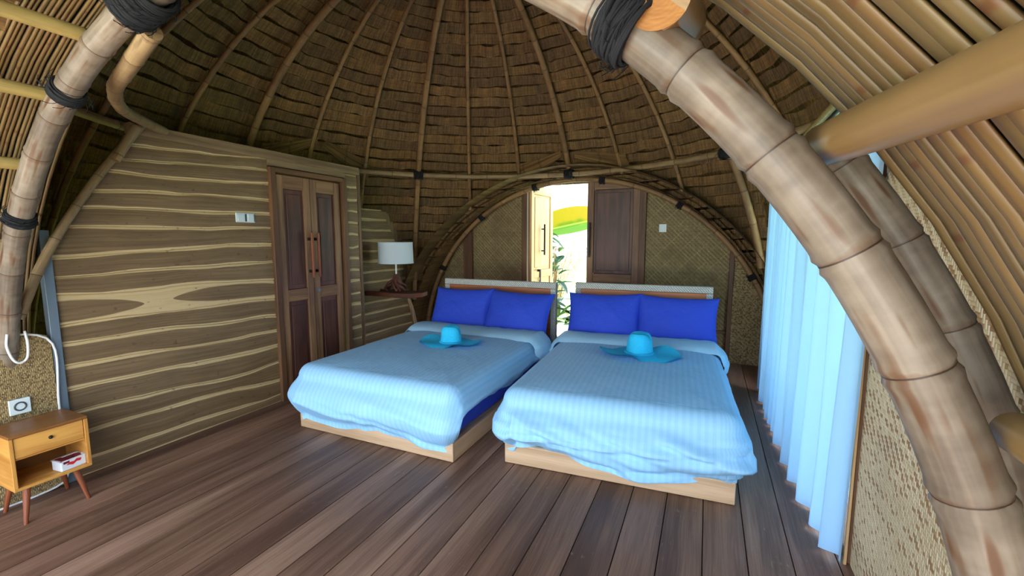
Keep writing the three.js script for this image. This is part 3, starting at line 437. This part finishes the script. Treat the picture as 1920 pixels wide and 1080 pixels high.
{
  const NU = 150, folds = (s) => 0.027 * Math.sin(s * 78 + 2.2 * Math.sin(s * 9)) + 0.012 * Math.sin(s * 171 + 2 + 2 * Math.sin(s * 13));
  tag(mesh('curtain', sheet((u, v) => { const z = -2.19 - u * 2.52 + 0.03 * Math.sin(u * 20) * (1 - v) - 0.03 * (1 - v) * (1 - u), gather = 0.75 + 0.35 * (1 - v), y = 0.02 + 0.008 * Math.sin(u * 60) + v * 2.02; return [0.515 + 0.08 * (1 - u) ** 4 + folds(u) * gather + 0.01 * Math.sin(v * 3) * (1 - u) + 0.03 * n1(u * 14 + v * 2, 5), y, z, u * 5, v * 2]; }, NU * 2, 24), mCurtain), 'pale blue floor-length curtain hanging along the right side window', 'curtain');
  tag(mesh('curtain_rail', new THREE.CylinderGeometry(0.012, 0.012, 2.7, 10).rotateX(Math.PI / 2).translate(0.54, 2.06, -3.47), mIron), 'thin dark rail carrying the pale blue curtain', 'curtain rail');
}
{
  const g = thing('eave_pole', 'jointed bamboo eave pole above the curtain with ragged thatch ends', 'pole');
  mesh('culm', culm(seg([0.62, 2.2, -1.25], [0.62, 2.2, -5.0]), 0.026, { node: 0.1, sides: 10, seed: 81 }), mYellow, g);
  const r = rng(9), gs = []; for (let i = 0; i < 80; i++) gs.push(box(0.02, 0.04 + r() * 0.04, 0.025, 0.66, 2.16 - r() * 0.01, -1.3 - i * 0.046)); mesh('thatch_ends', gs, mThatch[5], g).userData.kind = 'stuff';
  tag(mesh('hanging_wire', new THREE.TubeGeometry(poly([0.42, 2.55, -1.95], [0.40, 2.40, -1.97], [0.40, 2.22, -1.99], [0.43, 2.12, -2.0], [0.46, 2.16, -2.02], [0.44, 2.24, -2.03]), 30, 0.004, 6), mCable), 'thin white wire dangling beneath the thatch near the curtain', 'wire');
}

// ================================================================ BEDS
const inRR = (p, hw, hl, rc) => {            // point and normal on a rounded rectangle, p in 0..1
  const a = 2 * (hw - rc), b = 2 * (hl - rc), q = Math.PI / 2 * rc, L = 2 * (a + b) + 4 * q; let s = p * L;
  const side = [[a, -hw + rc, hl, 1, 0, 0, 1], [q, hw - rc, hl - rc, 0], [b, hw, hl - rc, 0, -1, 1, 0], [q, hw - rc, -hl + rc, 1], [a, hw - rc, -hl, -1, 0, 0, -1], [q, -hw + rc, -hl + rc, 2], [b, -hw, -hl + rc, 0, 1, -1, 0], [q, -hw + rc, hl - rc, 3]];
  for (const d of side) { if (s <= d[0] + 1e-9) { if (d.length > 4) return [d[1] + d[3] * s, d[2] + d[4] * s, d[5], d[6]]; const base = [Math.PI / 2, 0, -Math.PI / 2, Math.PI][d[3]], an = base - s / rc; return [d[1] + rc * Math.cos(an), d[2] + rc * Math.sin(an), Math.cos(an), Math.sin(an)]; } s -= d[0]; }
  return [-hw + rc, hl, 0, 1];
};
function duvetGeo(hw, hl, top, hem, seed, crease = 1, bulge = 0.085) {
  const NP = 260, NQ = 44, R = 0.10, pts = (p, q) => {
    const [ex, ez, nx, nz] = inRR(p % 1, hw, hl, 0.12), foot = sm(0.1, 0.9, nz), len = top - hem(p, nx, nz);
    let k, o = 0, y = top, drop = 0; const qa = 0.45, qb = 0.62;
    if (q < qa) k = 1 - (1 - q / qa) * 1; else k = 1;
    const inner = R; let x, z;
    if (q <= qa) { const s = q / qa; x = ex * s - nx * inner * s; z = ez * s - nz * inner * s; y = top + 0.018 * (1 - s ** 4) + 0.012 * (fn(x * 0.4 + 0.5, z * 0.3 + 0.5, 4, 4, seed, 3) - 0.5); }
    else if (q <= qb) { const an = (q - qa) / (qb - qa) * Math.PI / 2; x = ex - nx * inner * (1 - Math.sin(an)); z = ez - nz * inner * (1 - Math.sin(an)); y = top - R * (1 - Math.cos(an)); drop = R * an; y += 0.012 * (fn(x * 0.4 + 0.5, z * 0.3 + 0.5, 4, 4, seed, 3) - 0.5) * (1 - an / 1.57); }
    else { const s = (q - qb) / (1 - qb), dn = s * (len - R); drop = R * 1.57 + dn; y = top - R - dn; const arc = p * 5.2; const wr = 0.016 * Math.sin(arc * 22 + 3 * n1(arc * 3 + seed, 3) * 6 + s * 3) * s * (0.35 + foot * 0.4) + 0.05 * n1(arc * 4 + seed * 3.1, 6) * s + 0.04 * n1(arc * 7 + s * 5 + seed, 7) * s * (1 - s * 0.4) + (0.03 * n1(arc * 5 - s * 9 + seed, 12) + 0.08 * (crease - 1) * n1(arc * 9 - s * 7 + seed, 23) + 0.06 * (crease - 1) * n1(arc * 4 + s * 13, 24)) * foot * sm(0, 0.3, s); const out = bulge * Math.sin(Math.min(1, s * 1.15) * Math.PI * 0.92) * (0.5 + foot * 0.6) - 0.03 * s * s + wr; x = ex + nx * out; z = ez + nz * out; }
    return [x, y, z, (q <= qa ? x : ex + nx * drop) / 0.62, (q <= qa ? z : ez + nz * drop) / 0.62];
  };
  return sheet((u, v) => pts(u === 1 ? 0 : u, Math.max(v, 0.0001)), NP, NQ);
}
function foldGeo(hw, top, z0, z1, drop, seed) {     // turned-back band across the bed, rounded edges
  const prof = (s) => { const w = hw + 0.015, L = 2 * w + 2 * drop, q = s * L, R = 0.1; if (q < drop) return [-w - 0.012 * Math.sin(q / drop * 3), top - drop + q]; if (q > L - drop) return [w + 0.012 * Math.sin((L - q) / drop * 3), top - (q - (L - drop))]; return [-w + (q - drop), top]; };
  return sheet((u, v) => { let [x, y] = prof(u); const cx = Math.max(0, Math.abs(x) - (hw - 0.09)), cy = Math.max(0, y - (top - 0.09)); if (cx > 0 && cy > 0) { const l = Math.hypot(cx, cy); if (l > 0.105) { x = Math.sign(x) * (hw - 0.09 + cx / l * 0.105); y = top - 0.09 + cy / l * 0.105; } } const e = Math.sin(Math.PI * v), puff = 0.055 * Math.pow(e, 0.45) + 0.01 * n1(u * 30 + v * 2 + seed, 4); const nx = Math.abs(x) > hw - 0.03 ? Math.sign(x) : 0; return [x + nx * puff, y + (nx ? 0 : puff), z0 + (z1 - z0) * v + 0.025 * n1(u * 12 + seed, 8) * (1 - v), u * 3, v * 0.6]; }, 120, 12);
}
function pillowGeo(w, h, t, seed) {
  const S = (sgn) => sheet((u, v) => { const a = u * 2 - 1, b = v * 2 - 1, e = Math.max(0, (1 - a ** 2) * (1 - b ** 2)), th = t * Math.pow(e, 0.42) * (1 + 0.18 * n1(a * 3 + b * 2 + seed, 14)) + 0.006 * n1(a * 9 + b * 7 + seed * 2, 15) * Math.pow(e, 0.3); const wx = 1 - 0.07 * (1 - b * b), wy = 1 - 0.09 * (1 - a * a); return [a * w / 2 * wx, b * h / 2 * wy, sgn * th / 2 + 0.01 * n1(a * 4 + seed, 16), u, v]; }, 36, 26);
  return [S(1), S(-1)];
}
function makeBed(label, pos, turn, hw, len) {          // origin at the middle of the foot on the floor, bed runs to -z
  const g = thing('bed', label, 'bed', pos, turn);
  mesh('base_rail', rbox(2 * hw, 0.13, 0.03, 0, 0.067, -0.015), mBedWood, g);
  for (const s of [-1, 1]) mesh('base_rail', rbox(0.03, 0.13, len, s * (hw - 0.015), 0.067, -len / 2 - 0.02), mBedWood, g);
  mesh('slat_platform', rbox(2 * hw - 0.07, 0.03, len - 0.1, 0, 0.11, -len / 2 - 0.02), mBedWood, g);
  mesh('mattress', new RoundedBoxGeometry(2 * hw - 0.06, 0.31, len - 0.04, 4, 0.05).translate(0, 0.285, -len / 2 - 0.01), mBlue, g);
  const h = mesh('headboard', rbox(2 * hw - 0.08, 0.9, 0.035, 0, 0.47, -len - 0.05), mHeadWood, g);
  mesh('border', rbox(2 * hw, 0.065, 0.06, 0, 0.955, -len - 0.05), mBorder, h); for (const s of [-1, 1]) mesh('border', rbox(0.06, 0.92, 0.06, s * (hw - 0.03), 0.46, -len - 0.05), mBorder, h);
  return g;
}
const B1 = [-2.14, 0, -2.31], B2 = [-0.475, 0, -2.50], T2 = rad(3.6), HW = 0.69, LEN = 2.06;
const local = (B, T) => (x, y, z) => { const q = V(x, y, z).applyAxisAngle(V(0, 1, 0), T); return [B[0] + q.x, B[1] + q.y, B[2] + q.z]; };
makeBed('left wooden double bed with woven-edged headboard, nearest the striped wall', B1, 0, HW, LEN);
makeBed('right wooden double bed with woven-edged headboard, nearest the curtain', B2, T2, 0.675, LEN);
function duvet(label, B, T, hw, seed, hem) {
  const at = local(B, T), g = thing('duvet', label, 'duvet', at(0, 0, -0.83), T);
  mesh('cover', duvetGeo(hw + 0.035, 0.86, 0.5, hem, seed, seed), mDuvet, g);
  mesh('turned_fold', foldGeo(hw + 0.03, 0.502, -0.52, -0.93, 0.16, seed), mFold, g);
}
duvet('pale blue striped duvet on the left bed, spread smooth', B1, 0, HW, 1, (p, nx, nz) => 0.13 - 0.05 * nz * Math.sin(nx + 1) + 0.10 * Math.abs(nx) * (nz > 0.5 ? 0 : 1) - 0.02 * Math.sin(p * 40) + (nx > 0.4 && nz < 0.6 ? 0.05 : 0));
duvet('pale blue striped duvet on the right bed, bunched and creased at its foot', B2, T2, 0.675, 2, (p, nx, nz) => 0.10 + 0.03 * Math.sin(p * 30 + 1) + 0.09 * Math.abs(nx) * (nz > 0.5 ? 0 : 1));
const PIL = pillowGeo(0.74, 0.50, 0.2, 1), PIL2 = pillowGeo(0.74, 0.50, 0.22, 5);
function pillow(label, B, T, x, z, geo, lean, roll, y = 0.675) { const o = mesh('pillow', geo, mBlue), at = local(B, T)(x, y, z); o.position.set(...at); o.rotation.order = 'YXZ'; o.rotation.set(lean, T, roll); return tag(o, label, 'pillow', 'royal blue pillows'); }
pillow('royal blue pillow at the left on the left bed', B1, 0, -0.35, -1.88, PIL, rad(-26), 0.02);
pillow('royal blue pillow at the right on the left bed, darker side to the door', B1, 0, 0.345, -1.86, PIL2, rad(-30), -0.03);
pillow('royal blue pillow on the right bed, beside the open doorway', B2, T2, -0.335, -1.86, PIL2, rad(-24), 0.02);
pillow('royal blue pillow on the right bed, on the curtain side', B2, T2, 0.35, -1.86, PIL, rad(-26), -0.02);
// ---- turquoise hats
function hat(label, pos, turn, k, seed) {
  const g = thing('hat', label, 'hat', pos, turn, 'turquoise hats on the beds');
  const prof = [[0.004, 0.138], [0.03, 0.145], [0.05, 0.149], [0.066, 0.142], [0.074, 0.118], [0.077, 0.07], [0.084, 0.012]].map((q) => new THREE.Vector2(q[0] * k, q[1] * k));
  const c = new THREE.LatheGeometry(prof, 32), p = c.attributes.position; for (let i = 0; i < p.count; i++) { const x = p.getX(i), y = p.getY(i), z = p.getZ(i), a = Math.atan2(z, x), w = 1 + 0.05 * Math.sin(a * 3 + seed) + 0.05 * n1(a * 2 + y * 20, seed); p.setXYZ(i, x * w, y - (y > 0.115 * k ? 0.03 * k * Math.exp(-((z / (0.03 * k)) ** 2)) : 0), z * w * 0.92); } c.computeVertexNormals(); mesh('crown', c, mTurq, g);
  const br = (o) => sheet((u, v) => { const a = u * Math.PI * 2, r = (0.075 + v * (0.13 + 0.035 * Math.cos(a * 2 + 0.2))) * k; return [r * Math.cos(a) * 1.05, o + 0.014 + v * v * (0.018 * Math.sin(a * 2 + seed) + 0.012 * Math.sin(a * 5 + seed * 2) + 0.004) * k, r * Math.sin(a) * 0.9, u * 4, v]; }, 60, 8);
  mesh('brim', [br(0), br(0.007)], mTurq, g);
  mesh('band', new THREE.TorusGeometry(0.084 * k, 0.008 * k, 8, 36).rotateX(Math.PI / 2).scale(1, 1, 0.92).translate(0, 0.022 * k, 0), mTurq, g);
}
hat('turquoise hat with tall crown lying on the left bed', [-2.06, 0.515, -3.28], 0.2, 1.15, 1);
hat('turquoise hat with wide floppy brim lying on the right bed', [-0.47, 0.513, -3.58], -0.1, 1.28, 3);

// ================================================================ CABINET, BOX, LAMP
{
  const g = thing('bedside_cabinet', 'small golden wood bedside cabinet with drawer on splayed legs', 'cabinet', [-3.24, 0, -1.02]);
  const D = 0.26, W = 0.305, y0 = 0.185, y1 = 0.475, t = 0.016, ym = 0.345;
  mesh('top', rbox(D, t, W, 0, y1 - t / 2, 0, 0.003), mTeakTop, g); mesh('bottom', rbox(D, t, W, 0, y0 + t / 2, 0, 0.003), mTeak, g); mesh('shelf', rbox(D - 0.02, 0.01, W - 2 * t, -0.005, ym, 0, 0.002), mTeak, g);
  for (const s of [-1, 1]) mesh('side', rbox(D, y1 - y0 - 2 * t, t, 0, (y0 + y1) / 2, s * (W / 2 - t / 2), 0.002), mTeak, g);
  mesh('back', rbox(0.008, y1 - y0 - 2 * t, W - 2 * t, -D / 2 + 0.006, (y0 + y1) / 2, 0, 0.002), mTeakTop, g);
  const d = mesh('drawer', rbox(0.014, y1 - t - ym - 0.01, W - 2 * t - 0.006, D / 2 - 0.014, (y1 - t + ym + 0.005) / 2, 0, 0.002), mTeak, g); mesh('knob', new THREE.SphereGeometry(0.009, 14, 10).translate(D / 2 - 0.002, (y1 - t + ym) / 2 + 0.012, 0), mIron, d);
  for (const sx of [-1, 1]) for (const sz of [-1, 1]) { const l = new THREE.CylinderGeometry(0.017, 0.009, y0 + 0.003, 14); const p = l.attributes.position; for (let i = 0; i < p.count; i++) { const k = (0.5 - p.getY(i) / (y0 + 0.003)); p.setX(i, p.getX(i) + sx * 0.035 * k); p.setZ(i, p.getZ(i) + sz * 0.03 * k); } l.computeVertexNormals(); l.translate(sx * 0.085, (y0 + 0.003) / 2, sz * 0.095); mesh('leg', metric(l), mLegWood, g); }
  const b = thing('storage_tub', 'white plastic tub with red print and dark red contents in the cabinet', 'tub', [-3.165, 0.2025, -1.098], 0.12), pm = mat({ color: lin(0.74, 0.78, 0.82), roughness: 0.35 });
  const w = 0.075, h = 0.052, q = 0.105;
  mesh('body', [rbox(w, 0.006, q, 0, 0.003, 0, 0.002), rbox(0.005, h, q, w / 2, h / 2, 0, 0.002), rbox(0.005, h, q, -w / 2, h / 2, 0, 0.002), rbox(w, h, 0.005, 0, h / 2, q / 2, 0.002), rbox(w, h, 0.005, 0, h / 2, -q / 2, 0.002), rbox(0.012, 0.005, q + 0.012, w / 2, h, 0, 0.002), rbox(0.012, 0.005, q + 0.012, -w / 2, h, 0, 0.002), rbox(w + 0.012, 0.005, 0.012, 0, h, q / 2, 0.002), rbox(w + 0.012, 0.005, 0.012, 0, h, -q / 2, 0.002)], pm, b);
  const r = rng(3), gs = []; for (let i = 0; i < 9; i++) gs.push(rbox(0.022 + r() * 0.012, 0.016, 0.03, -0.022 + 0.022 * (i % 3), 0.04 + r() * 0.012, -0.034 + 0.034 * Math.floor(i / 3), 0.003).rotateY((r() - 0.5) * 0.2)); mesh('contents', gs, mat({ color: lin(0.16, 0.01, 0.02), roughness: 0.4 }), b);
  const sh = new THREE.Shape(); [[-0.034, 0.004], [-0.02, 0.016], [0.0, 0.013], [0.012, 0.022], [0.034, 0.018], [0.028, 0.004], [0.012, 0.007], [-0.004, -0.004], [-0.02, 0.002]].forEach((p) => sh.lineTo(...p));
  mesh('print', new THREE.ExtrudeGeometry(sh, { depth: 0.0006, bevelEnabled: false }).rotateY(Math.PI / 2).translate(w / 2 + 0.0026, 0.024, 0), mat({ color: lin(0.62, 0.02, 0.03), roughness: 0.4 }), b);
}
{
  const g = thing('wall_shelf', 'dark live-edge wooden shelf carrying the lamp in the corner', 'shelf', [-3.55, 0.8, -4.32]);
  const s = new THREE.Shape(); [[-0.32, -0.14], [-0.1, -0.17], [0.15, -0.12], [0.40, -0.15], [0.44, 0], [0.36, 0.14], [0.1, 0.17], [-0.15, 0.13], [-0.32, 0.16]].forEach((p) => s.lineTo(...p));
  mesh('slab', metric(new THREE.ExtrudeGeometry(s, { depth: 0.04, bevelEnabled: true, bevelSize: 0.008, bevelThickness: 0.008, bevelSegments: 2 }).rotateX(Math.PI / 2)), mRoot, g);
  mesh('brace', metric(new THREE.TubeGeometry(poly([0.25, -0.06, 0.02], [0.3, -0.25, 0.0], [0.34, -0.5, -0.02], [0.42, -0.8, -0.02]), 16, 0.025, 8)), mRafter, g);
}
{
  const g = thing('table_lamp', 'table lamp with pale drum shade on a knotted root base', 'lamp', [-3.47, 0.808, -4.3]);
  const r = rng(12), roots = []; for (let i = 0; i < 9; i++) { const a = i / 9 * 6.28 + r(), R = 0.07 + r() * 0.07, h = 0.1 + r() * 0.1; roots.push(new THREE.TubeGeometry(poly([R * Math.cos(a), 0.015, R * Math.sin(a)], [R * 1.1 * Math.cos(a + 0.5), h * 0.5, R * 1.1 * Math.sin(a + 0.5)], [R * 0.5 * Math.cos(a + 1.2), h * 0.9, R * 0.5 * Math.sin(a + 1.2)], [0.01 * Math.cos(a), 0.21, 0.01 * Math.sin(a)]), 14, 0.022 - 0.006 * r(), 7)); }
  mesh('root_base', [...roots, new THREE.SphereGeometry(0.06, 14, 10).scale(1.2, 0.9, 1).translate(0, 0.09, 0)], mRoot, g);
  mesh('stem', new THREE.CylinderGeometry(0.01, 0.01, 0.2, 12).translate(0, 0.28, 0), mStem, g);
  const sh = mesh('shade', new THREE.CylinderGeometry(0.205, 0.21, 0.25, 40, 1, true).translate(0, 0.475, 0), mShade, g);
  mesh('shade_ring', [new THREE.TorusGeometry(0.206, 0.004, 6, 40).rotateX(Math.PI / 2).translate(0, 0.6, 0), new THREE.TorusGeometry(0.211, 0.004, 6, 40).rotateX(Math.PI / 2).translate(0, 0.35, 0)], mShade, sh);
  mesh('bulb', new THREE.SphereGeometry(0.03, 14, 10).translate(0, 0.42, 0), mPlastic, g);
}

// ================================================================ GARDEN BEYOND THE DOOR
function blade(len, w, bend, m, parent, place) {
  const S = (o) => sheet((u, v) => { const t = v, W = w * Math.pow(Math.sin(Math.PI * Math.min(1, 0.04 + t * 0.96)), 0.7), a = (u - 0.5) * 2; return [a * W / 2, bend * t * t * -len + Math.abs(a) * W * 0.16 + o, t * len * (1 - 0.15 * bend * t), u, t]; }, 8, 16);
  const o = mesh('leaf', [S(0), S(0.004)], m, parent); place(o); return o;
}
{
  const leafM = (a, b, s) => { const m = new THREE.MeshPhysicalMaterial({ map: tex(128, 256, (u, v) => { const mid = Math.abs(u - 0.5), rib = Math.sin((v * 60 + mid * 30) * 6.28) * 0.5 + 0.5; return mix(mix(a, b, s === 3 ? sm(0.35, 0.65, u + (fn(u, v, 3, 5, s) - 0.5) * 0.6) : fn(u, v, 3, 4, s) * 0.8 + mid * 0.5), [220, 230, 150], mid < 0.03 ? 0.6 : rib * 0.12); }), roughness: 0.5, transmission: 0.3, thickness: 0, side: THREE.DoubleSide }); return m; };
  const mBan = leafM([176, 150, 4], [66, 120, 6], 3), mGreen = leafM([0, 58, 30], [6, 84, 48], 5), mLight = leafM([36, 92, 40], [70, 116, 50], 8);
  const bp = thing('banana_plant', 'banana plant with broad yellow-green leaf seen through the doorway', 'plant', [-3.6, -0.42, -8.6]);
  mesh('stem', culm(poly([0, 0, 0], [0.02, 1.2, 0], [0.1, 2.2, 0.02]), 0.08, { node: 0.8, sides: 12, seed: 3 }), mat({ color: lin(0.18, 0.22, 0.08), roughness: 0.7 }), bp);
  for (const [ry, rx, L, W, y, b] of [[92, -12, 2.0, 0.78, 1.95, 0.02], [200, -40, 1.6, 0.4, 2.1, 0.3], [300, -45, 1.7, 0.42, 2.2, 0.3], [40, -60, 1.5, 0.36, 2.2, 0.25]]) blade(L, W, b, mBan, bp, (o) => { o.position.set(0.08, y, 0); o.rotation.order = 'YXZ'; o.rotation.set(rad(rx), rad(ry), rad(ry === 92 ? -38 : 0)); });
  const r = rng(66), shrub = (name, label, x, z, n, h, m) => { const g = thing(name, label, 'shrub', [x, -0.42, z], 0, 'garden shrubs'); for (let i = 0; i < n; i++) { const a = r() * 6.28, y = 0.25 + r() * h, d = r() * 0.35, ex = d * Math.cos(a), ez = d * Math.sin(a); mesh('stalk', new THREE.TubeGeometry(poly([0, 0, 0], [ex * 0.3, y * 0.6, ez * 0.3], [ex, y, ez]), 8, 0.006, 5), mRafter, g); blade(0.30 + r() * 0.24, 0.12 + r() * 0.08, 0.4 * r(), m, g, (o) => { o.position.set(ex, y, ez); o.rotation.order = 'YXZ'; o.rotation.set(-0.6 + r() * 1.0, r() * 6.28, 0); }); } };
  shrub('garden_shrub', 'leafy green shrub in the garden just below the banana leaf', -2.6, -7.8, 40, 1.75, mGreen);
  shrub('garden_shrub', 'light green low shrub in the garden beside the landing', -2.02, -7.65, 26, 0.75, mLight);
  shrub('garden_shrub', 'tall light shrub at the left in the garden behind the open door leaf', -3.4, -8.4, 22, 1.7, mGreen);
  const tw = thing('bare_shrub', 'thin bare twigs of a shrub against the white sky outside', 'shrub', [-3.55, -0.42, -10.6]);
  for (let i = 0; i < 60; i++) { const a = r() * 6.28, h = 1.0 + r() * 1.6, d = 0.3 + r() * 0.8; mesh('twig', new THREE.TubeGeometry(poly([0.1 * Math.cos(a), 0, 0.1 * Math.sin(a)], [d * 0.4 * Math.cos(a), h * 0.5, d * 0.4 * Math.sin(a)], [d * Math.cos(a + 0.3), h * 0.8, d * Math.sin(a + 0.3)], [d * 1.3 * Math.cos(a + 0.6), h, d * 1.3 * Math.sin(a + 0.6)]), 12, 0.008, 5), mGrey, tw); }
}
renderer.render(scene, camera);
